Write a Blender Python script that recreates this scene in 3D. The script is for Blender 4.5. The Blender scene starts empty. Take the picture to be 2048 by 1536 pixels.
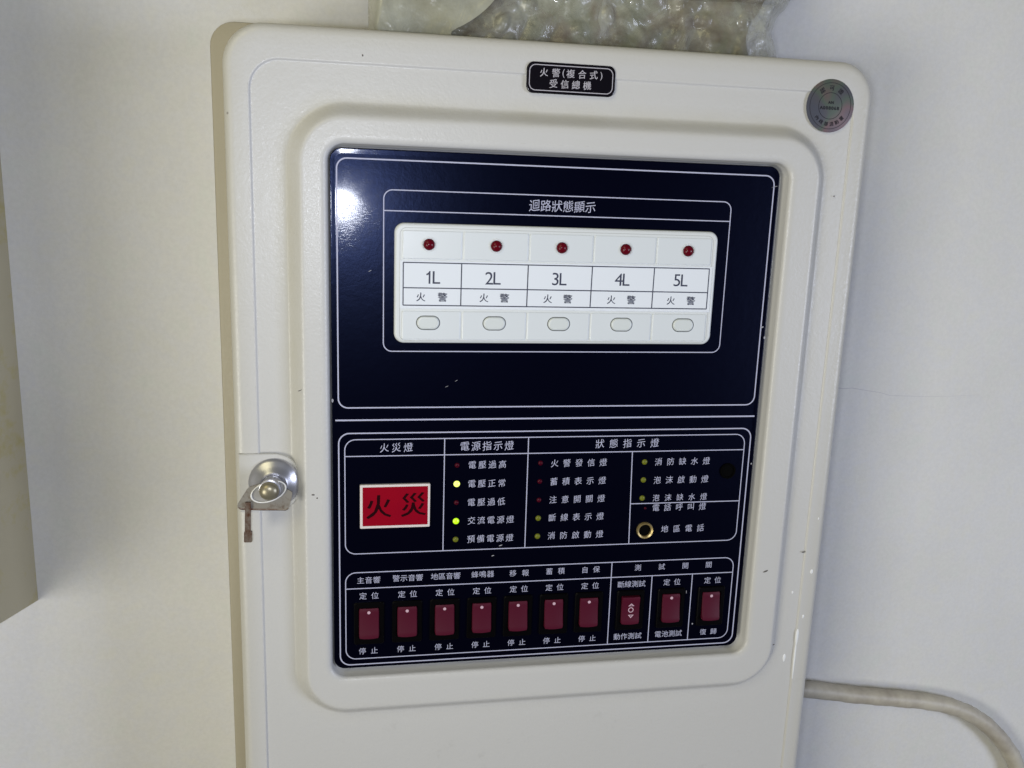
import bpy, math, random
from mathutils import Matrix, Vector
from mathutils import noise as mnoise
random.seed(7)
S = 0.001                      # everything below is written in millimetres: x right, z up, y into the wall
scene = bpy.context.scene
COL = scene.collection

# ------------------------------------------------------------------ camera
cam_d = bpy.data.cameras.new("camera")
cam = bpy.data.objects.new("camera", cam_d)
COL.objects.link(cam)
cam_d.sensor_width = 36.0
cam_d.lens = 30.308
cam_d.clip_start = 0.01
cam_d.clip_end = 50.0
Rm = [[0.9844256311804281, -0.0030931907755021235, 0.17577431224681864],
      [-0.03341771621635632, 0.9783226624862551, 0.20437226893267132],
      [-0.17259615557102895, -0.20706327592461055, 0.9629825371446097]]
def cw(k, s):
    return Vector((s * Rm[0][k], s * Rm[2][k], -s * Rm[1][k]))
right, up, back = cw(0, 1), cw(1, -1), cw(2, -1)
cam.matrix_world = Matrix(((right.x, up.x, back.x, 0.0), (right.y, up.y, back.y, -0.4),
                           (right.z, up.z, back.z, 0.0), (0, 0, 0, 1)))
scene.camera = cam

# ------------------------------------------------------------------ world and lamps
world = bpy.data.worlds.new("World")
scene.world = world
world.use_nodes = True
world.node_tree.nodes["Background"].inputs[0].default_value = (0.80, 0.88, 1.0, 1)
world.node_tree.nodes["Background"].inputs[1].default_value = 0.02

def area(name, loc, target, size, power, color, shape='SQUARE', sy=None):
    d = bpy.data.lights.new(name, 'AREA')
    d.shape = shape
    d.size = size
    if sy: d.size_y = sy
    d.energy = power
    d.color = color
    o = bpy.data.objects.new(name, d)
    COL.objects.link(o)
    o.location = loc
    o.rotation_euler = (Vector(target) - Vector(loc)).to_track_quat('-Z', 'Y').to_euler()
    return o
# the phone's own flash, beside the lens
flash = area("flash_lamp", (-0.014, -0.402, -0.006), (-0.004, 0, -0.04), 0.024, 0.54, (0.86, 0.90, 1.0), 'DISK')
# room lamp at left; added fill, cool from right and warm from above
area("room_lamp_left", (-1.3, -1.5, -0.55), (0, 0.05, -0.10), 0.7, 16.3, (1.0, 0.97, 0.86))
area("side_fill", (1.5, -1.2, -0.2), (0.4, 0, -0.2), 0.6, 13.4, (0.74, 0.80, 1.0))
area("overhead_fill", (-1.2, -1.7, 1.4), (0, 0, -0.1), 1.2, 12.8, (1.0, 0.91, 0.52))

scene.view_settings.view_transform = 'Standard'
scene.view_settings.look = 'None'
scene.view_settings.exposure = 0.14
scene.view_settings.gamma = 1.0
scene.cycles.filter_width = 1.5

# ------------------------------------------------------------------ helpers
def obj(name, verts, faces, mat, parent=None, smooth=True, angle=38, label=None, kind=None, mm=True):
    me = bpy.data.meshes.new(name)
    me.from_pydata([(v[0]*S, v[1]*S, v[2]*S) for v in verts] if mm else verts, [], faces)
    import bmesh
    bm = bmesh.new(); bm.from_mesh(me)
    bmesh.ops.recalc_face_normals(bm, faces=bm.faces)
    bm.to_mesh(me); bm.free()
    if smooth:
        me.shade_smooth()
        me.set_sharp_from_angle(angle=math.radians(angle))
    me.materials.append(mat)
    o = bpy.data.objects.new(name, me)
    COL.objects.link(o)
    if parent: o.parent = parent
    if label: o['label'] = label
    if kind: o['kind'] = kind
    return o

def empty(name, loc, label, cat):
    o = bpy.data.objects.new(name, None)
    COL.objects.link(o)
    o.location = [c*S for c in loc]
    o.empty_display_size = 0.02
    o['label'] = label; o['category'] = cat
    return o

def put(o, parent, loc=None):
    """parent to an Empty that is not at the origin, keeping mm world coordinates"""
    o.parent = parent
    return o

def rr(x0, x1, z0, z1, r, n=8):
    """rounded rectangle, 4*(n+1) points"""
    r = max(min(r, (x1-x0)/2-1e-4, (z1-z0)/2-1e-4), 0.01)
    p = []
    for cx, cz, a0 in ((x1-r, z1-r, 0), (x0+r, z1-r, 90), (x0+r, z0+r, 180), (x1-r, z0+r, 270)):
        for i in range(n+1):
            a = math.radians(a0 + 90*i/n)
            p.append((cx+r*math.cos(a), cz+r*math.sin(a)))
    return p

def loft(rings, cap0=False, cap1=True, base=0):
    """rings: list of (points2d, y)"""
    V, F = [], []
    n = len(rings[0][0])
    for pts, y in rings:
        if callable(y): V += [(x, y(x, z), z) for x, z in pts]
        else: V += [(x, y, z) for x, z in pts]
    for k in range(len(rings)-1):
        for i in range(n):
            j = (i+1) % n
            F.append((k*n+i, k*n+j, (k+1)*n+j, (k+1)*n+i))
    if cap0: F.append(tuple(range(n-1, -1, -1)))
    if cap1: F.append(tuple((len(rings)-1)*n+i for i in range(n)))
    return V, F

def merge(parts):
    V, F = [], []
    for v, f in parts:
        b = len(V); V += v
        F += [tuple(i+b for i in q) for q in f]
    return V, F

def plate(x0, x1, z0, z1, r, yb, yf, fil=0.5, n=8, steps=3):
    """solid slab from yb (back) to yf (front, smaller y), rounded front rim"""
    R = [(rr(x0, x1, z0, z1, r, n), yb), (rr(x0, x1, z0, z1, r, n), yf+fil)]
    for i in range(1, steps+1):
        a = math.pi/2*i/steps
        d = fil*(1-math.cos(a)); h = fil*(1-math.sin(a))
        R.append((rr(x0+d, x1-d, z0+d, z1-d, r-d, n), yf+h))
    e = fil+min(.25, (z1-z0)*.05)           # coplanar support ring keeps the flat face's normals flat
    R.append((rr(x0+e, x1-e, z0+e, z1-e, r-e, n), yf))
    return loft(R, True, True)

def ribbon(x0, x1, z0, z1, r, w, y, n=8):
    h = w/2
    V, F = loft([(rr(x0-h, x1+h, z0-h, z1+h, r+h, n), y), (rr(x0+h, x1-h, z0+h, z1-h, max(r-h, .1), n), y)], False, False)
    return V, F

def bar(x0, z0, x1, z1, w, y):
    dx, dz = x1-x0, z1-z0
    L = math.hypot(dx, dz); nx, nz = -dz/L*w/2, dx/L*w/2
    return [(x0+nx, y, z0+nz), (x0-nx, y, z0-nz), (x1-nx, y, z1-nz), (x1+nx, y, z1+nz)], [(0, 1, 2, 3)]

def lathe(cx, cz, prof, n=32, cap=True):
    """prof: list of (radius, y)"""
    R = [([(cx+r*math.cos(2*math.pi*i/n), cz+r*math.sin(2*math.pi*i/n)) for i in range(n)], y) for r, y in prof]
    return loft(R, False, cap)

def dome(cx, cz, r, y0, h, n=24, k=6, foot=0.0):
    prof = [(r, y0+foot)] if foot else []
    for i in range(k+1):
        a = math.pi/2*i/k
        prof.append((max(r*math.cos(a), r*0.03), y0-h*math.sin(a)))
    return lathe(cx, cz, prof, n)

# ------------------------------------------------------------------ materials
def mat(name, base, rough=0.5, metal=0.0, coat=0.0, coat_r=0.05, spec=0.5, emit=None, es=0.0, alpha=1.0, trans=0.0):
    m = bpy.data.materials.new(name); m.use_nodes = True
    b = m.node_tree.nodes["Principled BSDF"]
    b.inputs["Base Color"].default_value = (*base, 1)
    b.inputs["Roughness"].default_value = rough
    b.inputs["Metallic"].default_value = metal
    b.inputs["Coat Weight"].default_value = coat
    b.inputs["Coat Roughness"].default_value = coat_r
    b.inputs["Specular IOR Level"].default_value = spec
    b.inputs["Alpha"].default_value = alpha
    b.inputs["Transmission Weight"].default_value = trans
    if emit:
        b.inputs["Emission Color"].default_value = (*emit, 1)
        b.inputs["Emission Strength"].default_value = es
    return m

class N:
    def __init__(s, m):
        s.m = m; s.t = m.node_tree; s.b = s.t.nodes["Principled BSDF"]
        s.co = s.t.nodes.new("ShaderNodeTexCoord").outputs["Object"]
    def new(s, typ, ins=None, **kw):
        n = s.t.nodes.new(typ)
        for k, v in kw.items(): setattr(n, k, v)
        for k, v in (ins or {}).items():
            if hasattr(v, "links") or isinstance(v, bpy.types.NodeSocket): s.t.links.new(v, n.inputs[k])
            else: n.inputs[k].default_value = v
        return n
    def noise(s, scale, detail=3, rough=.5, vec=None, out="Fac", dist=0.0):
        return s.new("ShaderNodeTexNoise", {"Vector": vec or s.co, "Scale": scale, "Detail": detail, "Roughness": rough, "Distortion": dist}).outputs[out]
    def ramp(s, fac, stops):
        n = s.new("ShaderNodeValToRGB", {"Fac": fac})
        e = n.color_ramp.elements
        while len(e) < len(stops): e.new(.5)
        for q, (p, c) in zip(e, stops):
            q.position = p; q.color = (*c, 1) if len(c) == 3 else c
        return n.outputs["Color"]
    def mix(s, f, a, b, blend='MIX'):
        n = s.new("ShaderNodeMix", data_type='RGBA', blend_type=blend)
        for i, v in ((0, f), (6, a), (7, b)):
            if isinstance(v, bpy.types.NodeSocket): s.t.links.new(v, n.inputs[i])
            else: n.inputs[i].default_value = v if i == 0 else (*v, 1)
        return n.outputs[2]
    def math(s, op, a, b=0.0, clamp=False):
        n = s.new("ShaderNodeMath", operation=op, use_clamp=clamp)
        for i, v in ((0, a), (1, b)):
            if isinstance(v, bpy.types.NodeSocket): s.t.links.new(v, n.inputs[i])
            else: n.inputs[i].default_value = v
        return n.outputs[0]
    def bump(s, h, strength, dist, normal=None):
        n = s.new("ShaderNodeBump", {"Height": h, "Strength": strength, "Distance": dist})
        if normal: s.t.links.new(normal, n.inputs["Normal"])
        return n.outputs["Normal"]
    def set(s, key, v):
        if isinstance(v, bpy.types.NodeSocket): s.t.links.new(v, s.b.inputs[key])
        else: s.b.inputs[key].default_value = v
    def sdf(s, x0, x1, z0, z1, r):
        """distance (m) to a rounded rectangle in the x-z plane"""
        cx, cz, hx, hz = (x0+x1)/2*S, (z0+z1)/2*S, (x1-x0)/2*S-r*S, (z1-z0)/2*S-r*S
        v = s.new("ShaderNodeVectorMath", {0: s.co, 1: (cx, 0, cz)}, operation='SUBTRACT').outputs[0]
        v = s.new("ShaderNodeVectorMath", {0: v, 1: (1, 0, 1)}, operation='MULTIPLY').outputs[0]
        v = s.new("ShaderNodeVectorMath", {0: v}, operation='ABSOLUTE').outputs[0]
        v = s.new("ShaderNodeVectorMath", {0: v, 1: (hx, 0, hz)}, operation='SUBTRACT').outputs[0]
        v = s.new("ShaderNodeVectorMath", {0: v, 1: (0, 0, 0)}, operation='MAXIMUM').outputs[0]
        l = s.new("ShaderNodeVectorMath", {0: v}, operation='LENGTH').outputs["Value"]
        return s.math('SUBTRACT', l, r*S)

# wall paint
M_wall = mat("wall_paint", (0.70, 0.70, 0.67), 0.62, spec=0.3)
n = N(M_wall)
c = n.ramp(n.noise(7, 4, .6), [(0.35, (0.66, 0.66, 0.63)), (0.65, (0.72, 0.72, 0.70))])
blot = n.noise(45, 4, .6)
c = n.mix(.30, c, n.ramp(blot, [(.30, (.66, .71, .66)), (.45, (.72, .70, .68)), (.55, (.68, .68, .74)), (.70, (.72, .70, .62))]))
c = n.mix(.12, c, n.ramp(n.noise(420, 4, .7), [(.35, (.5, .5, .5)), (.65, (.85, .85, .85))]))
n.set("Base Color", c)
n.set("Normal", n.bump(n.noise(900, 4, .7), .25, .0004, n.bump(n.noise(60, 3, .6), .35, .0009)))

# cream moulded plastic of the door
def cream(name, base, stain, rough=.36, sdf=True):
    m = mat(name, base, rough, spec=.45)
    n = N(m)
    big = n.noise(14, 4, .6)
    c = n.mix(n.math('MULTIPLY', big, .35), base, tuple(v*f for v, f in zip(base, (.93, .92, .86))))
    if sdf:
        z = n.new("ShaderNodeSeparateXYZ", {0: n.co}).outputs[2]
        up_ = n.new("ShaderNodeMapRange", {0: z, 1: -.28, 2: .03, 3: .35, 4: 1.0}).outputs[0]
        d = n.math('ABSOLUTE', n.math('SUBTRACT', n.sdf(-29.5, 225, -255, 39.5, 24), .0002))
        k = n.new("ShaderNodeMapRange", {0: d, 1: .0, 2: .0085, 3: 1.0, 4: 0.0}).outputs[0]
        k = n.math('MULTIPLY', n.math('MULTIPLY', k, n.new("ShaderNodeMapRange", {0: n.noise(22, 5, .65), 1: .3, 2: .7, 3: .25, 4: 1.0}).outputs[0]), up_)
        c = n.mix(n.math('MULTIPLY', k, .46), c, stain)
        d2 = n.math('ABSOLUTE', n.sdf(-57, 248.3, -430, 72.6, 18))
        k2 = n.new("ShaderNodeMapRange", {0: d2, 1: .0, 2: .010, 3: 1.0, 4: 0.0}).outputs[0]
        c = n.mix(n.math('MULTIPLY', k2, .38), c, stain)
        # grime and painted shade in the recess round the plate
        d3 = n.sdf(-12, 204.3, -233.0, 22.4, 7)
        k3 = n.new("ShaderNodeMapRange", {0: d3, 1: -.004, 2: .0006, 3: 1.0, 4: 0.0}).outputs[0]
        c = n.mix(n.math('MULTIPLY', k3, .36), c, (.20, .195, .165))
        # tiny dirt specks
        vo = n.new("ShaderNodeTexVoronoi", {"Vector": n.co, "Scale": 42.0, "Randomness": 1.0})
        sp = n.new("ShaderNodeMapRange", {0: vo.outputs["Distance"], 1: .012, 2: .030, 3: 1.0, 4: 0.0}).outputs[0]
        g = n.new("ShaderNodeSeparateColor", {0: vo.outputs["Color"]}).outputs[0]
        sp = n.math('MULTIPLY', sp, n.math('GREATER_THAN', g, .66))
        c = n.mix(n.math('MULTIPLY', sp, .7), c, (.16, .14, .12))
        # smudges low on the door
        sm = n.ramp(n.noise(75, 5, .7), [(.62, (0, 0, 0)), (.74, (1, 1, 1))])
        lo = n.new("ShaderNodeMapRange", {0: z, 1: -.20, 2: -.33, 3: .0, 4: .28}).outputs[0]
        c = n.mix(n.math('MULTIPLY', sm, lo), c, (.33, .32, .30))
    n.set("Base Color", c)
    h = n.noise(620, 3, .55)
    n.set("Normal", n.bump(h, .55, .00022, n.bump(n.noise(150, 2, .5), .2, .0006)))
    n.set("Roughness", n.new("ShaderNodeMapRange", {0: n.noise(1500, 2, .6), 1: .3, 2: .7, 3: rough-.10, 4: rough+.12}).outputs[0])
    return m
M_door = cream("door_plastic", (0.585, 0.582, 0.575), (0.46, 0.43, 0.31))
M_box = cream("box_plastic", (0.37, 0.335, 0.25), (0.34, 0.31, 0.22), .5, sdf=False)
M_unit = mat("unit_plastic", (0.68, 0.70, 0.71), .38)
n = N(M_unit); n.set("Normal", n.bump(n.noise(900, 3, .6), .25, .00015))
n.set("Base Color", n.mix(n.math('MULTIPLY', n.noise(60, 4, .6), .3), (.69, .72, .73), (.62, .64, .64)))
M_cell = mat("cell_plastic", (0.69, 0.73, 0.76), .30)
n = N(M_cell); n.set("Normal", n.bump(n.noise(1100, 3, .6), .25, .00012))
M_gap = mat("gap_dark", (0.10, 0.11, 0.11), .7)  # plain dark tone for the ring round each button
M_paper = mat("label_paper", (0.76, 0.80, 0.86), .55, spec=.3)
M_ink = mat("black_ink", (0.035, 0.04, 0.075), .5)
M_button = mat("button_rubber", (0.66, 0.70, 0.70), .33)

# black acrylic plate
M_plate = mat("black_acrylic", (0.0006, 0.0006, 0.0040), .30, coat=1.0, coat_r=.035, spec=.18)
M_plate.node_tree.nodes["Principled BSDF"].inputs["Coat IOR"].default_value = 1.22
M_plate.node_tree.nodes["Principled BSDF"].inputs["Specular Tint"].default_value = (.30, .42, 1.0, 1)
n = N(M_plate)
str_ = n.new("ShaderNodeMapping", {"Vector": n.co, "Rotation": (0, .6, 0), "Scale": (1, 1, 5.0)}).outputs[0]
scr = n.noise(330, 4, .7, vec=str_)
scr = n.ramp(scr, [(.50, (0, 0, 0)), (.75, (1, 1, 1))])
n.set("Roughness", .29)
n.set("Coat Roughness", n.new("ShaderNodeMapRange", {0: n.noise(90, 5, .7), 1: .3, 2: .75, 3: .06, 4: .11}).outputs[0])
msk = n.ramp(n.noise(38, 3, .6), [(.44, (0, 0, 0)), (.62, (1, 1, 1))])
cb = n.bump(n.math('MULTIPLY', scr, msk), .07, .00010)
n.set("Coat Normal", cb)
n.set("Normal", n.bump(n.noise(200, 4, .7), .35, .0002))
M_print = mat("silver_print", (0.46, 0.47, 0.62), .45, spec=.2)
M_name = mat("nameplate_black", (0.004, 0.003, 0.006), .25, coat=.6, coat_r=.1, spec=.3)
M_namep = mat("nameplate_print", (0.44, 0.42, 0.47), .5)
M_chip = mat("chip_white", (0.36, 0.36, 0.40), .5)

def lens(name, base, rough=.12, em=None, es=0):
    m = mat(name, base, rough, coat=1, coat_r=.04, emit=em, es=es); return m
M_ledred = mat("red_lens", (0.11, 0.003, 0.010), .20, spec=.2)
M_leddark = mat("dull_red_lens", (0.060, 0.002, 0.010), .3, spec=.12)
M_olive = mat("unlit_green_lens", (0.15, 0.165, 0.014), .35, spec=.25)
M_lit1 = lens("lit_lens_pale", (0.5, 0.6, 0.1), .4, (0.80, 1.0, 0.18), 1.05)
M_lit2 = lens("lit_lens_green", (0.4, 0.6, 0.02), .4, (0.50, 1.0, 0.0), .72)
M_bezel = mat("switch_black", (0.0010, 0.0008, 0.0012), .42, spec=.10)
M_cap = mat("switch_red", (0.074, 0.0045, 0.018), .45, spec=.25)
n = N(M_cap); n.set("Normal", n.bump(n.noise(500, 2, .6), .2, .0001))
M_mark = mat("mark_white", (0.62, 0.42, 0.50), .5)
M_fire = mat("fire_red", (0.30, 0.003, 0.022), .35, spec=.12)
n = N(M_fire); n.set("Base Color", n.mix(n.noise(60, 3, .5), (.30, .002, .012), (.24, .001, .014)))
M_firet = mat("fire_print", (0.018, 0.001, 0.003), .6, spec=.05)
M_frame = mat("lamp_frame", (0.72, 0.66, 0.64), .45)
M_brass = mat("brass", (0.52, 0.40, 0.17), .36, .65)
n = N(M_brass); n.set("Base Color", n.mix(n.noise(700, 3, .6), (.72, .56, .25), (.34, .25, .10)))
M_hole = mat("hole_black", (0.001, 0.001, 0.001), .8, spec=.05)
M_chrome = mat("chrome", (0.50, 0.50, 0.54), .30, .72)
n = N(M_chrome); n.set("Roughness", n.new("ShaderNodeMapRange", {0: n.noise(300, 4, .7), 3: .24, 4: .36}).outputs[0])
M_key = mat("key_steel", (0.33, 0.31, 0.27), .45, .55)
n = N(M_key); n.set("Base Color", n.mix(n.ramp(n.noise(230, 5, .7), [(.5, (0, 0, 0)), (.72, (1, 1, 1))]), (.27, .25, .215), (.12, .075, .045)))
M_rust = mat("rusty_steel", (0.22, 0.13, 0.08), .5, .7)
n = N(M_rust); n.set("Base Color", n.mix(n.ramp(n.noise(260, 5, .7), [(.40, (0, 0, 0)), (.62, (1, 1, 1))]), (.22, .185, .155), (.10, .042, .022)))
M_cable = mat("cable_pvc", (0.50, 0.47, 0.37), .5)
n = N(M_cable)
n.set("Base Color", n.mix(n.ramp(n.noise(38, 5, .65), [(.42, (0, 0, 0)), (.68, (1, 1, 1))]), (.52, .485, .40), (.36, .32, .26)))
M_stk = mat("hologram_foil", (0.2, 0.2, 0.22), .45, .1, spec=.3)
n = N(M_stk)
g = n.new("ShaderNodeTexNoise", {"Vector": n.co, "Scale": 55.0, "Detail": 1.0}, ).outputs["Fac"]
n.set("Base Color", n.ramp(g, [(.33, (.075, .08, .105)), (.44, (.085, .085, .10)), (.50, (.085, .11, .09)), (.58, (.15, .095, .10)), (.68, (.10, .085, .105))]))
M_stkink = mat("hologram_ink", (0.018, 0.017, 0.024), .6, spec=.2)
M_trunk = mat("aged_board", (0.52, 0.48, 0.33), .6, spec=.3)
n = N(M_trunk)
c = n.mix(n.ramp(n.noise(34, 5, .7), [(.52, (0, 0, 0)), (.68, (1, 1, 1))]), (.43, .395, .29), (.40, .35, .16))
n.set("Base Color", c); n.set("Normal", n.bump(n.noise(300, 4, .6), .3, .0003))
M_crack = mat("crack_shade", (0.52, 0.51, 0.54), .8)
M_dirt = mat("dirt", (0.12, 0.11, 0.10), .8)
M_drip = mat("white_paint", (0.86, 0.87, 0.88), .4)

# ------------------------------------------------------------------ setting: the wall
Y_WALL = 90.0
o = obj('wall', [(-1500, Y_WALL, -1300), (1600, Y_WALL, -1300), (1600, Y_WALL, 1100), (-1500, Y_WALL, 1100)], [(0, 1, 2, 3)], M_wall, smooth=False)
o['kind'] = 'structure'
wall = o
pts = [(290, -106.4), (303.3, -107.6), (309, -107.3), (314.8, -108.2), (321, -109.2), (329.1, -110.3), (336, -112.2), (345, -112.6), (361.5, -113.2), (380, -113.0), (401.4, -112.2)]
V, F = [], []
for i, (x, z) in enumerate(pts):
    w = .38*(1-i/len(pts))+.04
    V += [(x, Y_WALL-.06, z+w/2), (x, Y_WALL-.06, z-w/2)]
    if i: F.append((2*i-2, 2*i-1, 2*i+1, 2*i))
obj('crack', V, F, M_crack, wall, smooth=False)

# ------------------------------------------------------------------ glyphs
FONT_CACHE = {}
CHARS = sorted(set("迴路狀態顯示火災燈電源指示燈狀態指示燈電壓過高正常低交流預備警發信蓄積表注意開關斷線消防啟動缺水泡沫話呼叫地區主音響警示蜂鳴器移報自保測試定位停止作池復歸複合式受總機認可證內政部消防署") | set("12345LAN0()689"))
tmp = []
for ch in CHARS:
    cu = bpy.data.curves.new("glyph", 'FONT')
    cu.body = ch
    cu.size = 1.0
    cu.resolution_u = 3
    ob = bpy.data.objects.new("glyph", cu)
    COL.objects.link(ob)
    tmp.append((ch, ob, cu))
bpy.context.view_layer.update()
dg = bpy.context.evaluated_depsgraph_get()
for ch, ob, cu in tmp:
    me = ob.evaluated_get(dg).to_mesh()
    vs = [(v.co.x, v.co.y) for v in me.vertices]
    fs = [tuple(p.vertices) for p in me.polygons]
    ob.evaluated_get(dg).to_mesh_clear()
    xs = [v[0] for v in vs]; ys = [v[1] for v in vs]
    FONT_CACHE[ch] = (vs, fs, min(xs), max(xs), min(ys), max(ys))
for ch, ob, cu in tmp:
    bpy.data.objects.remove(ob); bpy.data.curves.remove(cu)
H1 = FONT_CACHE['4'][5]-FONT_CACHE['4'][4]
FONT_CACHE['1'] = ([(.20*1, 0), (.29, 0), (.29, H1), (.232, H1), (.20, .90*H1), (.15, .83*H1), (.07, .77*H1), (.07, .655*H1), (.15, .69*H1), (.20, .735*H1)], [(0, 1, 2, 3, 4, 9), (4, 5, 8, 9), (5, 6, 7, 8)], .07, .29, 0, H1)
FULL = FONT_CACHE['開']                      # a full-size character: its box sets the em
EMH = FULL[5]-FULL[4]; EMC = (FULL[5]+FULL[4])/2; EMX = (FULL[2]+FULL[3])/2

def glyph(ch, cx, cz, size, y, shear=0.0, ang=0.0, sx=1.0, bold=0.0, latin=False, yf=None):
    """one character, its box `size` mm high, centred on cx, cz; bold = brush-like doubling offset in mm"""
    vs, fs, a, b, c_, d = FONT_CACHE[ch]
    k = size/EMH
    ox, oz = ((a+b)/2, (c_+d)/2) if latin else (EMX, EMC)
    parts = []
    offs = [(0, 0)] if not bold else [(-bold/2, bold*.12), (bold/2, -bold*.12)]
    ca, sa = math.cos(ang), math.sin(ang)
    for q, (bx, bz) in enumerate(offs):
        V = []
        for vx, vz in vs:
            x = (vx-ox)*k*sx + bx; z = (vz-oz)*k + shear*x + bz
            V.append((cx+x*ca-z*sa, y-q*.012, cz+x*sa+z*ca))
        parts.append((V, list(fs)))
    return merge(parts)

def text(s, x0, x1, zc, size, y, m, parent, shear=0.0, bold=0.0, spread=True, name='lettering', sx=1.0):
    nchar = len(s); parts = []
    w = size*sx
    for i, ch in enumerate(s):
        if ch == ' ': continue
        cx = (x0+x1)/2 if nchar == 1 else x0+w/2+(x1-x0-w)*i/(nchar-1)
        parts.append(glyph(ch, cx, zc, size, y, shear, sx=sx, bold=bold))
    V, F = merge(parts)
    return obj(name, V, F, m, parent, smooth=False)

# ------------------------------------------------------------------ the fire alarm panel
panel = bpy.data.objects.new('fire_alarm_panel', None)
COL.objects.link(panel)
panel.empty_display_size = .05
panel['label'] = 'cream wall-mounted fire alarm control panel with black display plate, red rocker switches and lock'
panel['category'] = 'alarm panel'

# back box: a shell between door and wall
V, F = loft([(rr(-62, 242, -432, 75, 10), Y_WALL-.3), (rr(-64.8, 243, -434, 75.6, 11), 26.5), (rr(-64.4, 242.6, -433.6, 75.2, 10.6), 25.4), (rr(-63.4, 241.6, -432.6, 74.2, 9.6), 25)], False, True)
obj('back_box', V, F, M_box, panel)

# door with raised frame and recess
DX0, DX1, DZ0, DZ1, DR = -57.0, 248.3, -430.0, 72.6, 18
def inset(d, r=None): return rr(DX0+d, DX1-d, DZ0+d, DZ1-d, (DR-d) if r is None else r, 12)
YF = 3.0
R = [(inset(.8), 22), (inset(0), 20), (inset(0), YF+4)]
for i in range(1, 6):
    a = math.pi/2*i/5
    R.append((inset(4*(1-math.cos(a))), YF+4*(1-math.sin(a))))
R.append((inset(4.4), YF)); R.append((rr(DX0+8, DX1-8, DZ0+8, DZ1-9, 14, 12), YF))
def rib(d): return rr(-45.7+d, 238.0-d, -415+d, 57.6-d, 13-d, 12)
R += [(rib(-.9), YF), (rib(-.35), YF), (rib(-.2), YF+.15), (rib(.2), YF+.75), (rib(.35), YF+.8), (rib(.8), YF+.8)]      # the field inside lies a little lower
YI = YF+.8
# foot and rise of the raised frame
A_ = (-31.5, 226.8, -257.5, 42.0, 27); B_ = (-24.0, 219.6, -250.0, 34.0, 19)
R.append((rr(-33.0, 228.3, -259, 43.5, 28, 12), YI))
ks = [0, .06, .16, .3, .45, .6, .75, .88, 1.0]
for t in ks:
    s_ = t*t*(3-2*t)
    q = [A_[i]+(B_[i]-A_[i])*t for i in range(5)]
    R.append((rr(q[0], q[1], q[2], q[3], q[4], 12), YI-7.1*s_))
# lip of the opening
YR = YF-6.3
R.append((rr(-23.2, 218.8, -249.2, 33.2, 18, 12), YR)); R.append((rr(-17.2, 209.4, -237.8, 27.6, 11.3, 12), YR))
for i in range(0, 6):
    a = math.pi/2*i/5; f = 3.2
    d = f*math.sin(a)
    R.append((rr(-16.2+d, 208.4-d, -236.8+d, 26.6-d, 10.5-d*.9, 12), YR+2.2*(1-math.cos(a))))
R.append((rr(-12.4, 204.6, -233.0, 22.8, 7, 12), 4.6))
R.append((rr(-11.8, 204.0, -232.4, 22.2, 6.5, 12), 5.2))
V, F = loft(R, False, True)
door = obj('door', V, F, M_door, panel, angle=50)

# paint drips and dirt that sit on the door
def blob(x, z, rx, rz, y, h=.25, n=10, tilt=0):
    V = []; ca, sa = math.cos(tilt), math.sin(tilt)
    for s_, hh in ((1, 0), (.7, h*.7)):
        for i in range(n):
            a = 2*math.pi*i/n; u = rx*s_*math.cos(a)*(1+.15*math.sin(3*a+x)); w = rz*s_*math.sin(a)
            V.append((x+u*ca-w*sa, y-hh, z+u*sa+w*ca))
    V.append((x, y-h, z))
    F = [(i, (i+1) % n, n+(i+1) % n, n+i) for i in range(n)] + [(n+i, n+(i+1) % n, 2*n) for i in range(n)]
    return V, F
def pl(x, z): return x, z
drips = [(242.9, -190.5, .9, 1.3), (233.4, -202.6, .55, .8), (240.8, -216.9, .7, 1.1), (232.6, -241.7, .85, 2.4), (238.5, -229, .9, 5.0), (238.4, -243, .55, 12.0), (243.5, -160, .4, .7)]
for x, z, rx, rz in drips:
    V, F = blob(x, z, rx, rz, (YF if x > 238.3 else YI)-.02, .28)
    obj('paint_drip', V, F, M_drip, door)
for x, z, rx, rz, t in [(2.4, 61.2, .35, .5, .2), (-26.4, -87, .8, .22, .3), (212.6, -186.2, 1.5, .5, .35), (222.3, -231.5, 1.8, .5, .4), (-21.0, -137.3, .8, .4, 0), (-19.2, -139.0, .4, .4, 0), (232.4, 9, .4, .4, 0), (237, -179, 1.2, .35, .2)]:
    V, F = blob(x, z, rx, rz, (YF-.02) if (x > 228 or x < -32 or z > 45) else (YR-.02 if x < 215 else YF-3), .12, tilt=t)
    obj('dirt_speck', V, F, M_dirt, door)
for x, z in [(-1.5, -231.6), (14.5, -231.4), (84.0, -231.7)]:
    V, F = blob(x, z, .9, .5, 4.6, .8); obj('dirt_speck', V, F, M_dirt, door)

# nameplate
V, F = plate(75.3, 116.8, 49.6, 63.2, 3.2, YF, YF-.9, .35)
nameplate = obj('nameplate', V, F, M_name, panel)
V, F = ribbon(76.6, 115.5, 50.9, 61.9, 2.8, .38, YF-.95); obj('border_line', V, F, M_namep, nameplate, smooth=False)
yy = YF-.96
parts = [glyph(ch, x, 58.7, 3.5, yy, .10, bold=.10) for ch, x in (('火', 83.2), ('警', 88.8), ('複', 95.6), ('合', 101.0), ('式', 106.4))]
parts += [glyph('(', 92.3, 58.7, 3.6, yy, 0, latin=True), glyph(')', 110.0, 58.5, 3.6, yy, 0, latin=True)]
V, F = merge(parts); obj('lettering', V, F, M_namep, nameplate, smooth=False)
V, F = merge([glyph(ch, x, 54.0, 3.5, yy, .10, bold=.10) for ch, x in (('受', 87.8), ('信', 93.1), ('總', 98.3), ('機', 103.6))])
obj('lettering', V, F, M_namep, nameplate, smooth=False)

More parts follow.
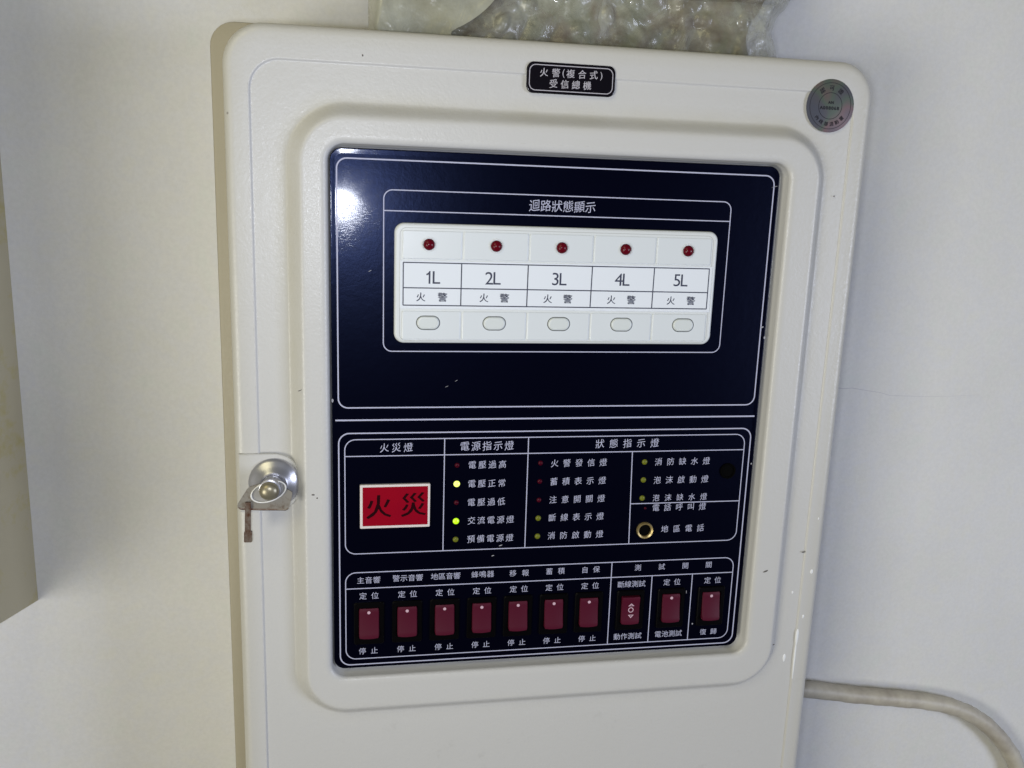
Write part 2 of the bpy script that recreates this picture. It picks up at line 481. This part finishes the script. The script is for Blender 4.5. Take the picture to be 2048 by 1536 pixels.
# round foil sticker
V, F = lathe(225.2, 51.5, [(12.4, YF), (12.4, YF-.25), (12.2, YF-.32)], 48)
stk = obj('round_sticker', V, F, M_stk, panel)
def ring(cx, cz, r, w, y, n=48):
    return lathe(cx, cz, [(r+w/2, y), (r-w/2, y)], n, False)
V, F = merge([ring(225.2, 51.5, 10.7, .22, YF-.36), ring(225.2, 51.5, 6.1, .25, YF-.36)])
obj('border_line', V, F, M_stkink, stk, smooth=False)
parts = []
for ch, a in zip("認可證", (125, 90, 55)):
    a = math.radians(a); parts.append(glyph(ch, 225.2+8.3*math.cos(a), 51.5+8.3*math.sin(a), 2.3, YF-.37, ang=a-math.pi/2, bold=.2))
for i, ch in enumerate("內政部消防署"):
    a = math.radians(222+i*19.5); parts.append(glyph(ch, 225.2+8.5*math.cos(a), 51.5+8.5*math.sin(a), 1.9, YF-.37, ang=a+math.pi/2, bold=.2))
for i, ch in enumerate("AN"): parts.append(glyph(ch, 224.6+i*1.5, 53.1, 1.7, YF-.37, bold=.25, latin=True))
for i, ch in enumerate("A008068"): parts.append(glyph(ch, 220.6+i*1.45, 50.5, 2.0, YF-.37, bold=.25, latin=True))
V, F = merge(parts); obj('lettering', V, F, M_stkink, stk, smooth=False)

# control plate
PX0, PX1, PZ0, PZ1 = -12.15, 201.2, -230.0, 21.9
def prect(d, r=5.5): return rr(PX0+d, PX1-d, PZ0+d, PZ1-d, max(r-d, .8), 10)
R = [(prect(0), 5.1), (prect(0), .35), (prect(.06), .05), (prect(.15), -.10), (prect(.3), -.132)]
for i in range(1, 8):                    # the sheet's rim is turned up a little and falls to the flat face
    t = i/7
    R.append((prect(.38+2.1*t), -.13*(1-t) if t < .7 else -.13*.3*((1-t)/.3)**2))
R.append((prect(2.9), 0.0))
V, F = loft(R, True, True)
cplate = obj('control_plate', V, F, M_plate, panel, angle=60)
YL = -.06
def line(V_F, parent=cplate, m=M_print):
    return obj('border_line', V_F[0], V_F[1], m, parent, smooth=False)
W1, W2 = .62, .48
line(ribbon(-9.1, 198.6, -96.1, 17.4, 4.5, W1, YL))
line(bar(PX0+1.6, -102.1, PX1-1.6, -102.1, .75, YL))
line(ribbon(-9.1, 198.6, -228.2, -108.5, 5.0, W1, YL))
line(ribbon(-6.3, 195.5, -169.2, -111.6, 5.0, W2, YL))
line(bar(-6.3, -119.8, 195.5, -119.8, W2, YL-.004))
line(bar(41.0, -111.6, 41.1, -169.1, W2, YL-.008))
line(bar(82.2, -111.6, 82.4, -169.1, W2, YL-.008))
line(bar(135.7, -119.8, 136.9, -169.1, W2, YL-.008))
line(bar(136.4, -147.5, 195.5, -147.5, W2, YL-.012))
line(ribbon(-6.3, 195.5, -225.1, -179.0, 5.0, W2, YL))
line(bar(-6.3, -187.4, 195.5, -187.4, W2, YL-.004))
line(bar(128.6, -179.0, 128.7, -225.0, W2, YL-.008))
line(bar(150.8, -187.4, 150.9, -225.0, W2, YL-.008))
line(bar(173.0, -187.4, 173.1, -225.0, W2, YL-.008))
line(ribbon(11.6, 177.5, -69.1, 4.4, 4.0, W2, YL))
line(bar(11.6, -4.8, 177.5, -4.8, W2, YL-.004))
# the print's headings and legends (brush style: each character leans up to the right)
KAI = [('迴路狀態顯示', 78.4, 109.9, -0.4, 4.9), ('火災燈', 10.2, 25.6, -115.8, 4.2), ('電源指示燈', 48.7, 74.8, -115.7, 4.4), ('狀態指示燈', 116.5, 149.2, -115.5, 4.3),
 ('電壓過高', 52.9, 71.4, -125.2, 3.7), ('電壓正常', 52.9, 71.4, -134.8, 3.7), ('電壓過低', 52.9, 71.4, -144.4, 3.7), ('交流電源燈', 53.2, 76.2, -153.9, 3.7), ('預備電源燈', 53.2, 76.2, -163.6, 3.7),
 ('火警發信燈', 94.1, 122.6, -125.2, 3.7), ('蓄積表示燈', 94.1, 122.6, -134.7, 3.7), ('注意開關燈', 94.1, 122.6, -144.2, 3.7), ('斷線表示燈', 94.1, 122.6, -153.7, 3.7), ('消防啟動燈', 94.1, 122.8, -163.3, 3.7),
 ('消防缺水燈', 148.1, 177.3, -125.5, 3.7), ('泡沫啟動燈', 148.1, 177.3, -135.2, 3.7), ('泡沫缺水燈', 148.2, 177.3, -144.7, 3.5), ('電話呼叫燈', 148.4, 177.2, -150.0, 3.7), ('地區電話', 154.0, 177.1, -161.8, 3.7)]
for s_, a, b, z, sz in KAI:
    text(s_, a, b, z, sz, YL-.016, M_print, cplate, shear=.13, bold=0, sx=.96)
ROUND = [('主音響', -.7, 10.4, -183.2, 3.3), ('警示音響', 16.6, 31.3, -182.9, 3.3), ('地區音響', 35.5, 50.0, -182.8, 3.3), ('蜂鳴器', 55.8, 67.0, -182.6, 3.3), ('移報', 75.2, 84.9, -182.8, 3.3), ('蓄積', 94.0, 103.6, -182.6, 3.3), ('自保', 112.7, 122.1, -182.6, 3.3),
 ('測試開關', 141.1, 183.3, -182.6, 3.3), ('斷線測試', 132.4, 147.3, -191.6, 3.4), ('動作測試', 132.0, 147.1, -221.1, 3.4), ('電池測試', 154.6, 169.6, -221.0, 3.4), ('復歸', 180.0, 189.2, -221.1, 3.3)]
for x in (5.0, 23.9, 42.6, 61.3, 80.2, 98.8, 117.6, 162.0, 184.6): ROUND.append(('定位', x-4.6, x+4.6, -191.5, 3.4))
for x in (4.7, 23.6, 42.5, 61.3, 80.0, 98.7, 117.5): ROUND.append(('停止', x-4.6, x+4.6, -221.1, 3.3))
for s_, a, b, z, sz in ROUND:
    text(s_, a, b, z, sz, YL-.016, M_print, cplate, bold=0)
# nicks in the black print
for x, z, rx, rz, t in [(201.0, -61.5, .5, .8, 0), (199.2, -56.2, .8, .35, .4), (-11.8, -92.5, .5, .9, 0), (199.0, 12.4, 1.6, .12, .25), (46.0, -83.2, .8, .10, .45), (41.5, -86.0, .9, .09, .4), (200.2, -127.4, .35, .5, 0), (175.2, -216.0, .38, .45, 0),
                        (30.5, -61.5, .25, .25, 0), (70.0, -167.5, .9, .25, .3), (5.5, -32.0, .8, .15, .5), (66.2, -172.8, .7, .25, .3), (170.4, -197.5, .15, .9, 0)]:
    V, F = blob(x, z, rx, rz, YL-(.2 if x > 197 or x < -10 else 0), .04, tilt=t)
    obj('chip', V, F, M_chip, cplate)

# zone display unit
V, F = plate(16.4, 171.3, -64.8, -9.9, 4.5, .5, -2.6, 1.3, 10, 4)
unit = obj('zone_display', V, F, M_unit, panel, angle=60)
YU = -2.6
# fine inner seam, drawn as a flat grey line
V, F = ribbon(18.9, 168.8, -63.6, -12.0, 3.0, .22, YU-.01); obj('seam', V, F, mat("seam_grey", (.42, .43, .42), .6), unit, smooth=False)
CX = [(20.0, 47.0), (47.9, 78.0), (78.8, 108.9), (109.7, 139.8), (140.6, 167.9)]
for x0, x1 in CX:
    for z0, z1 in ((-25.9, -13.2), (-63.0, -49.8)):
        V, F = loft([(rr(x0, x1, z0, z1, .7, 4), YU), (rr(x0, x1, z0, z1, .7, 4), YU-.32), (rr(x0+.35, x1-.35, z0+.35, z1-.35, .5, 4), YU-.5)], False, True)
        obj('cell_panel', V, F, M_cell, unit, angle=20)
V, F = plate(18.9, 169.3, -48.6, -26.6, .4, YU, YU-.30, .1, 3, 2)
strip = obj('label_strip', V, F, M_paper, unit, angle=30)
ys = YU-.33
for vf in (ribbon(20.4, 167.7, -47.1, -27.6, .15, .52, ys, 2), bar(20.4, -39.1, 167.7, -39.1, .52, ys-.004), bar(47.1, -27.6, 47.0, -47.1, .52, ys-.008), bar(78.3, -27.6, 78.2, -47.1, .52, ys-.008), bar(109.2, -27.6, 109.0, -47.1, .52, ys-.008), bar(139.9, -27.6, 139.7, -47.1, .52, ys-.008)):
    obj('ruled_line', vf[0], vf[1], M_ink, unit, smooth=False)
for i, (x, z) in enumerate([(33.6, -34.2), (61.8, -34.1), (93.3, -33.9), (124.2, -33.6), (153.4, -33.4)]):
    V, F = merge([glyph(str(i+1), x-1.75, z, 7.4, ys-.02, latin=True, bold=.03), glyph('L', x+1.95, z, 7.4, ys-.02, latin=True, bold=.03)])
    obj('lettering', V, F, M_ink, unit, smooth=False)
for x, x2 in [(28.5, 38.5), (57.8, 67.5), (88.2, 97.9), (119.3, 129.2), (149.2, 159.4)]:
    V, F = merge([glyph('火', x, -43.3, 3.9, ys-.02, bold=.1), glyph('警', x2, -43.3, 3.9, ys-.02, bold=.42)])
    obj('lettering', V, F, M_ink, unit, smooth=False)
for i, x in enumerate((32.0, 63.0, 94.0, 125.0, 156.2)):
    V, F = lathe(x, -19.3, [(3.5, YU-.5), (3.5, YU-.75), (3.05, YU-.75), (2.95, YU-.45)], 28, False)
    obj('lamp_ring', V, F, M_unit, unit)
    V, F = dome(x, -19.3, 2.68, YU-.4, 2.1, 28, 8)
    obj('indicator_lamp', V, F, M_ledred, unit)
    b0, b1, c0, c1 = x-5.2, x+5.2, -58.15, -52.15
    V, F = loft([(rr(b0-.38, b1+.38, c0-.38, c1+.38, 3.38, 10), YU-.51), (rr(b0, b1, c0, c1, 3, 10), YU-.51)], False, True)
    obj('button_gap', V, F, M_gap, unit, smooth=False)
    V, F = plate(b0, b1, c0, c1, 3.0, YU-.4, YU-1.3, .8, 10, 4)
    obj('button', V, F, M_button, unit, angle=60)

# status lamps
def status(x, z, m, r=1.45, h=.8):
    V, F = dome(x, z, r, .02, h, 20, 5)
    return obj('status_lamp', V, F, m, panel)
for (z, m) in ((-125.2, M_leddark), (-134.7, M_lit1), (-144.3, M_leddark), (-153.9, M_lit2), (-163.5, M_olive)):
    lit = m in (M_lit1, M_lit2)
    status(47.3, z, m, 1.6 if lit else (1.25 if m is M_leddark else 1.45))
for (z, m) in ((-124.9, M_leddark), (-134.4, M_leddark), (-144.1, M_leddark), (-153.7, M_olive), (-163.3, M_olive)):
    status(88.7, z, m, 1.25 if m is M_leddark else 1.45)
for z in (-125.4, -134.9, -144.6):
    status(142.5, z, M_olive)
status(144.5, -150.1, M_leddark, .7, .4)
# telephone jack and black push button
V, F = lathe(144.9, -161.9, [(4.35, 0), (4.35, -.9), (4.1, -1.5), (3.3, -1.1), (3.1, -.3), (3.05, 2.0)], 36, False)
jack = obj('phone_jack', V, F, M_brass, panel, angle=30)
V, F = lathe(144.9, -161.9, [(3.1, -.1), (.2, -.08)], 30, True); obj('socket_hole', V, F, M_hole, jack)
V, F = lathe(187.6, -131.0, [(4.1, 0), (4.1, -.7), (3.7, -1.1), (3.3, -.9), (3.2, -.3), (.3, -.25)], 36)
obj('black_push_button', V, F, M_hole, panel, angle=30)

# fire lamp window
V, F = merge([plate(.7, 34.3, -155.8, -133.8, .5, .0, -1.5, .25, 4, 2)])
flamp = obj('fire_lamp', V, F, M_frame, panel, angle=40)
V, F = plate(1.95, 33.2, -154.5, -134.9, .3, -1.45, -1.62, .08, 3, 2)
obj('lamp_window', V, F, M_fire, flamp, angle=40)
V, F = merge([glyph('火', 9.6, -144.9, 11.2, -1.66, .06, bold=.42), glyph('災', 26.3, -144.3, 11.2, -1.66, .06, bold=.42)])
obj('lettering', V, F, M_firet, flamp, smooth=False)

# rocker switches
def rocker(x, z, neutral=False, j=0.0):
    V, F = loft([(rr(x-7.4, x+7.4, z-11.6, z+10.6, 1.0, 5), .0), (rr(x-7.4, x+7.4, z-11.6, z+10.6, 1.0, 5), -.7), (rr(x-7.0, x+7.0, z-11.2, z+10.2, .8, 5), -1.1),
                 (rr(x-5.35, x+5.35, z-8.1, z+8.1, .5, 5), -1.1), (rr(x-5.3, x+5.3, z-8.0, z+8.0, .5, 5), -.2)], False, True)
    sw = obj('rocker_switch', V, F, M_bezel, panel, angle=25)
    # cap: two tilted faces meeting in the middle, swept in rows
    V, F = [], []
    n = 14; hw = 4.9; hz = 7.45
    for k in range(n+1):
        t = -1+2*k/n
        zz = z+hz*t
        if neutral: d = 1.75+.9*t*t
        else: d = 1.55+.55*t*t-(1.15+j)*t      # the lower end stands out
        if abs(t) > .93: d -= .35
        hx = hw*(1 if abs(t) < .95 else .95)
        for u in (-1, -.93, -.5, 0, .5, .93, 1):
            V.append((x+hx*u, -(d+.25-.25*u*u-(.35 if abs(u) == 1 else 0)), zz - (.35*(1-u*u) if k == 0 else 0)))
    m_ = 7
    for k in range(n):
        for u in range(m_-1):
            F.append((k*m_+u, k*m_+u+1, (k+1)*m_+u+1, (k+1)*m_+u))
    # skirt
    border = [u for u in range(m_)] + [k*m_+m_-1 for k in range(1, n+1)] + [n*m_+u for u in range(m_-2, -1, -1)] + [k*m_ for k in range(n-1, 0, -1)]
    b = len(V)
    for i in border: V.append((V[i][0], -.1, V[i][2]))
    L = len(border)
    for i in range(L): F.append((border[i], border[(i+1) % L], b+(i+1) % L, b+i))
    obj('rocker_cap', V, F, M_cap, sw, angle=40)
    if neutral:
        ym = -2.12
        def tri(cz, s_, w_, h_):
            P = [(x-w_, cz-s_*h_/2), (x+w_, cz-s_*h_/2), (x, cz+s_*h_/2)]
            c_ = (x, cz-s_*h_/6); V = [(p[0], ym-.35, p[1]) for p in P]+[(c_[0]+(p[0]-c_[0])*.42, ym-.35, c_[1]+(p[1]-c_[1])*.42) for p in P]
            return V, [(i, (i+1) % 3, 3+(i+1) % 3, 3+i) for i in range(3)]
        V, F = tri(z+3.35, 1, 1.7, 1.5); obj('switch_mark', V, F, M_mark, sw, smooth=False)
        V, F = ring(x, z+.3, 1.25, .45, ym, 28); obj('switch_mark', V, F, M_mark, sw, smooth=False)
        V, F = tri(z-3.2, -1, 1.6, 1.9); obj('switch_mark', V, F, M_mark, sw, smooth=False)
    else:
        t = (5.6)/hz
        d = 1.55+.55*t*t-(1.15+j)*t+.25
        V, F = lathe(x-.1, z+5.6, [(.78, -d+.1), (.78, -d-.1)], 16)
        obj('switch_mark', V, F, M_mark, sw, smooth=False)
    return sw
for i, x in enumerate((5.0, 23.8, 42.5, 61.3, 80.0, 98.7, 117.3, 139.7, 162.0, 184.3)):
    rocker(x, -205.4, neutral=(i == 7), j=random.uniform(-.35, .3))

# lock: pad, domed escutcheon, barrel
def dshape(x0, x1, z0, z1, d, n=12):
    """flat left end, round right end"""
    r = (z1-z0)/2-d; cz = (z0+z1)/2; cx = x1-(z1-z0)/2
    p = [(cx+r*math.cos(a), cz+r*math.sin(a)) for a in [math.pi/2-math.pi*i/(2*n) for i in range(2*n+1)]]
    return [(x0+d, cz+r)] + p + [(x0+d, cz-r)]
V, F = loft([(dshape(-55.2, -25.6, -146.6, -118.4, 0), YF+.02), (dshape(-55.2, -25.6, -146.6, -118.4, .05), YF-.9), (dshape(-55.2, -25.6, -146.6, -118.4, .5), YF-1.3)], False, True)
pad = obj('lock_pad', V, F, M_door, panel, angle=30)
LX, LZ, LY = -39.0, -132.4, YF-1.3
prof = [(11.9, LY+.02), (11.9, LY-.5), (11.6, LY-1.0), (10.6, LY-1.7), (9.2, LY-2.5), (7.8, LY-3.4), (6.8, LY-4.3), (6.2, LY-4.7), (5.6, LY-4.7), (5.4, LY-3.5)]
V, F = lathe(LX, LZ, prof, 56, True)
esc = obj('lock_escutcheon', V, F, M_chrome, panel, angle=30)
def slant(k, off=0.0):
    """barrel axis: straight out of the lock, drooping a hair"""
    return LX-.8*k, LZ+1.2*k
R = []
for k, r_, y_ in ((0, 4.95, LY-3.4), (.5, 4.95, LY-8), (.95, 4.95, -12.2), (1, 4.75, -12.8), (1, 4.3, -13.0)):
    cx_, cz_ = slant(k)
    R.append(([(cx_+r_*math.cos(2*math.pi*i/40), cz_+r_*math.sin(2*math.pi*i/40)) for i in range(40)], y_))
V, F = loft(R, False, True)
obj('lock_barrel', V, F, M_chrome, panel, angle=30)

# ------------------------------------------------------------------ key in the lock
key = bpy.data.objects.new('key', None); COL.objects.link(key)
key['label'] = 'worn steel key hanging in the chrome lock, its rusty blade pointing down'
key['category'] = 'key'
def extrude_poly(P, y0, y1, tilt=0.0, zc=0.0):
    n_ = len(P)
    V = [(x, y0+(z-zc)*tilt, z) for x, z in P]+[(x, y1+(z-zc)*tilt, z) for x, z in P]
    F = [tuple(range(n_)), tuple(range(2*n_-1, n_-1, -1))]+[(i, (i+1) % n_, n_+(i+1) % n_, n_+i) for i in range(n_)]
    return V, F
P = [(-54.6, -139.5), (-54.3, -138.4), (-50.4, -132.2), (-48.8, -130.8), (-45.0, -129.6), (-38, -129.4), (-33.3, -131.6), (-30.2, -133.8), (-30.1, -134.8), (-31.4, -140.2), (-32.0, -141.4), (-33.1, -141.9), (-53.2, -141.0), (-54.4, -140.4)]
V, F = extrude_poly(P, -8.4, -9.3, .10, -135)
obj('bow', V, F, M_key, key, angle=30)
# rolled lower edge of the bow
V, F = [], []
n_ = 8
for i, (x, z) in enumerate([(-54.0, -140.4), (-53.0, -141.0), (-43, -141.5), (-33.2, -141.9), (-32.0, -141.3)]):
    for k in range(n_):
        a = 2*math.pi*k/n_; V.append((x, -9.6+.55*math.cos(a), z+.55*math.sin(a)))
    if i:
        for k in range(n_): F.append(((i-1)*n_+k, (i-1)*n_+(k+1) % n_, i*n_+(k+1) % n_, i*n_+k))
obj('bow_edge', V, F, M_rust, key)
def oval(cx, cz, a, b, ang, n=36):
    ca, sa = math.cos(ang), math.sin(ang)
    return [(cx+a*math.cos(t)*ca-b*math.sin(t)*sa, cz+a*math.cos(t)*sa+b*math.sin(t)*ca) for t in [2*math.pi*i/n for i in range(n)]]
oa = math.radians(20)
V, F = loft([(oval(-40.6, -132.9, 8.2, 4.7, oa), -9.2), (oval(-40.6, -132.9, 8.2, 4.7, oa), -10.0), (oval(-40.6, -132.9, 7.9, 4.4, oa), -10.2), (oval(-40.6, -132.9, 7.5, 4.0, oa), -9.7)], False, True)
obj('oval_rim', V, F, mat("bright_steel", (.42, .41, .39), .4, .4), key, angle=30)
V, F = [], []
ov = oval(-40.6, -132.9, 8.05, 4.55, oa)
for i, (x, z) in enumerate(ov):
    nx_, nz_ = x+40.6, z+132.9; L_ = math.hypot(nx_, nz_); nx_ /= L_; nz_ /= L_
    for k in range(8):
        a = 2*math.pi*k/8; V.append((x+nx_*.38*math.cos(a), -10.2-.38*math.sin(a), z+nz_*.38*math.cos(a)))
    for k in range(8):
        j = (i+1) % len(ov); F.append((i*8+k, i*8+(k+1) % 8, j*8+(k+1) % 8, j*8+k))
obj('rim_bead', V, F, mat("bead_steel", (.80, .79, .76), .35, .1), key)
cx_, cz_ = slant(1)
V, F = loft([([(cx_-.2+r_*math.cos(2*math.pi*i/32), cz_-.4+r_*.97*math.sin(2*math.pi*i/32)) for i in range(32)], y_) for r_, y_ in ((4.5, -12.95), (4.45, -13.4), (4.1, -14.2), (3.3, -15.0), (2.2, -15.5), (1.1, -15.75), (.3, -15.8))], False, True)
obj('boss', V, F, mat("dull_brass", (.30, .27, .19), .34, .55), key, angle=50)
P = [(-51.0, -137.6), (-48.5, -137.6), (-48.9, -151.4), (-48.3, -152.2), (-48.4, -156.5), (-48.9, -156.9), (-51.7, -156.8), (-52.0, -156.4), (-51.9, -152.2), (-51.5, -151.3)]
V, F = extrude_poly(P, -9.6, -11.2, 0)
obj('blade', V, F, M_rust, key, angle=30)

# ------------------------------------------------------------------ conduit cable on the wall
def tube(pts, r, n=16, sub=10):
    """Catmull-Rom tube through 3D points"""
    P = [Vector(p) for p in pts]; C = []
    for i in range(len(P)-1):
        p0 = P[max(i-1, 0)]; p1 = P[i]; p2 = P[i+1]; p3 = P[min(i+2, len(P)-1)]
        for k in range(sub):
            t = k/sub
            C.append(.5*((2*p1)+(p2-p0)*t+(2*p0-5*p1+4*p2-p3)*t*t+(3*p1-p0-3*p2+p3)*t**3))
    C.append(P[-1])
    V, F = [], []
    for i, c_ in enumerate(C):
        T = (C[min(i+1, len(C)-1)]-C[max(i-1, 0)]).normalized()
        A = T.cross(Vector((0, 1, 0))).normalized(); B = T.cross(A)
        rad = r*(1+.03*math.sin(i*.9)+.02*math.sin(i*2.3))
        for k in range(n):
            a = 2*math.pi*k/n; V.append(tuple(c_+A*rad*math.cos(a)+B*rad*math.sin(a)))
        if i:
            for k in range(n): F.append(((i-1)*n+k, (i-1)*n+(k+1) % n, i*n+(k+1) % n, i*n+k))
    return V, F
V, F = tube([(205, 84, -296), (240, 84, -306), (300, 84, -314.6), (333, 84, -320.8), (362, 84, -325.5), (391, 84, -330.5), (415, 84, -337.5), (437, 84, -349.5), (457, 84, -368), (471, 84, -388), (478, 84, -415), (480, 84, -460)], 5.7)
cable = obj('cable', V, F, M_cable)
cable['label'] = 'grimy cream cable leaving the panel at lower right and bending down the white wall'
cable['category'] = 'cable'

# ------------------------------------------------------------------ board-faced box at the left edge
bx = empty('wall_cabinet', (0, 0, 0), 'yellowed cream cabinet jutting from the wall at the left edge of the photo', 'cabinet')
# its right side slopes away to the left as it comes forward
V = [(-178.3, Y_WALL, -228), (-238, -70, -228), (-900, -70, -228), (-900, Y_WALL, -228),
     (-178.3, Y_WALL, 620), (-238, -70, 620), (-900, -70, 620), (-900, Y_WALL, 620)]
obj('body', V, [(0, 1, 2, 3), (7, 6, 5, 4), (0, 4, 5, 1), (1, 5, 6, 2), (2, 6, 7, 3)], M_trunk, bx, smooth=False)

# ------------------------------------------------------------------ bubble-wrapped parcel on top of the cabinet
M_film = mat("bubble_film", (0.5, 0.52, 0.43), .30, coat=.6, coat_r=.10, spec=.6)
n = N(M_film)
n.set("Base Color", n.ramp(n.noise(30, 4, .6, dist=.6), [(.35, (.34, .34, .26)), (.65, (.56, .58, .50))]))
al = n.new("ShaderNodeMapRange", {0: n.noise(48, 5, .65, dist=1.0), 1: .34, 2: .68, 3: .14, 4: .62}).outputs[0]
n.set("Alpha", al)
n.set("Normal", n.bump(n.noise(170, 4, .6, dist=1.5), .45, .0007, n.bump(n.noise(70, 3, .6, dist=2), .35, .0014)))
n.set("Coat Roughness", .06)
M_core = mat("parcel_contents", (0.2, 0.18, 0.12), .5, spec=.4)
n = N(M_core)
n.set("Base Color", n.ramp(n.noise(24, 5, .62, dist=.6), [(.32, (.085, .040, .03)), (.45, (.16, .115, .08)), (.56, (.17, .175, .115)), (.72, (.30, .31, .23))]))
n.set("Normal", n.bump(n.noise(120, 4, .6, dist=1.5), .4, .0012))
M_pale = mat("pale_film", (0.53, 0.53, 0.45), .25, coat=.6, coat_r=.1)
n = N(M_pale)
n.set("Base Color", n.ramp(n.noise(40, 4, .6), [(.3, (.38, .37, .27)), (.7, (.48, .49, .42))]))
n.set("Alpha", n.new("ShaderNodeMapRange", {0: n.noise(45, 5, .6), 1: .3, 2: .7, 3: .55, 4: .98}).outputs[0])
n.set("Normal", n.bump(n.noise(180, 4, .7), .6, .0006, n.bump(n.noise(50, 3, .6, dist=1.5), .6, .002)))
parcel = empty('bubble_wrapped_parcel', (0, 0, 0), 'parcel in clear bubble wrap lying on top of the fire alarm panel', 'parcel')
def edge_r(z):      # right outline of the parcel
    pts_ = [(77, 216.5), (84, 213.0), (90, 210.5), (98, 214), (107, 220), (130, 232), (175, 240)]
    for (a, b), (c_, d) in zip(pts_, pts_[1:]):
        if z <= c_: return b+(d-b)*max(0, (z-a))/(c_-a)
    return 240
def hnoise(x, z, s, o=0): return mnoise.noise(Vector((x/s+o, z/s-o, o*1.7)))
Z0, Z1 = 75.7, 172.0
bub = {}
def bubble(x, z):
    """height of the nearest bubble of a hexagonal sheet, most of them flattened"""
    px, pz = 9.6, 8.3
    x = x+3.0*hnoise(x, z, 22, 3.1); z = z+3.0*hnoise(x, z, 22, 9.4)
    best = 0
    j0 = int(z//pz)
    for j in (j0, j0+1):
        off = px/2 if j % 2 else 0
        i = round((x-off)/px)
        cx_, cz_ = i*px+off, j*pz
        d = math.hypot(x-cx_, z-cz_)
        key_ = (i, j)
        if key_ not in bub: bub[key_] = random.choice((0, .1, .3, .6, .8, 1))
        if d < 4.2: best = max(best, bub[key_]*1.7*max(0, 1-(d/4.2)**2)**.8)
    return best
def sheet(nx, nz, depth, x_in):
    V, F = [], []
    for j in range(nz+1):
        z = Z0+(Z1-Z0)*j/nz
        xr = edge_r(z)-x_in
        for i in range(nx+1):
            u = i/nx
            x = 14+(xr-14)*u
            V.append((x, depth(x, z, min(u, 1-u)), z))
    for j in range(nz):
        for i in range(nx):
            a = j*(nx+1)+i
            F.append((a, a+1, a+nx+2, a+nx+1))
    b = len(V)
    for j in range(nz+1):
        V.append((V[j*(nx+1)][0]+1, 84, V[j*(nx+1)][2])); V.append((V[j*(nx+1)+nx][0]-1, 84, V[j*(nx+1)][2]))
    for j in range(nz):
        F.append((j*(nx+1), (j+1)*(nx+1), b+2*j+2, b+2*j)); F.append((j*(nx+1)+nx, b+2*j+1, b+2*j+3, (j+1)*(nx+1)+nx))
    return V, F
def d_film(x, z, e):
    bulge = min(1.0, e*17)**.5
    y = 50-20*bulge - 5*hnoise(x, z, 34, 1.0) - 4.0*abs(hnoise(x, z, 15, 4.0)) - .8*abs(hnoise(x+z*.4, z*.5, 6, 8.0)) - bubble(x, z)*bulge
    if x > 150: y -= 3.0*max(0, 1-abs(x-158+(z-90)*.15)/6)     # vertical fold
    if z > 101 and x > 150: y -= 3                                # taped edge
    return y
def d_core(x, z, e):
    bulge = min(1.0, e*12)**.5
    return 62-18*bulge - 7*hnoise(x, z, 26, 11.0) - 4*hnoise(x, z, 9, 14.0)
V, F = sheet(110, 50, d_core, 7)
obj('contents', V, F, M_core, parcel, angle=70)
V, F = sheet(300, 120, d_film, 0)
obj('bubble_wrap', V, F, M_film, parcel, angle=70)
# smooth pale fold of sheet wrapped over the left end
V, F = [], []
nx, nz = 46, 60
for j in range(nz+1):
    z = 75.7+(172-75.7)*j/nz
    t_ = max(0.0, z-75.7)
    xr = 43+26*(1-math.exp(-max(0, t_-2)/13))*1.0+t_*.14           # curved free edge
    for i in range(nx+1):
        u = i/nx; x = 5.3+(xr-5.3)*u
        y = 24.0 + 10*max(0, 1-u*9)**2 - 1.6*hnoise(x, z, 18, 6) - .5*hnoise(x, z, 5, 2)
        V.append((x, y, z))
for j in range(nz):
    for i in range(nx):
        a = j*(nx+1)+i; F.append((a, a+1, a+nx+2, a+nx+1))
b = len(V)
for j in range(nz+1): V.append((5.6, 84, V[j*(nx+1)][2]))
for j in range(nz): F.append((j*(nx+1), (j+1)*(nx+1), b+j+1, b+j))
b2 = len(V)
for j in range(nz+1): 
    q = V[j*(nx+1)+nx]; V.append((q[0]-.2, q[1]+.8, q[2]))
for j in range(nz): F.append((j*(nx+1)+nx, b2+j, b2+j+1, (j+1)*(nx+1)+nx))
obj('pale_sheet', V, F, M_pale, parcel, angle=60)
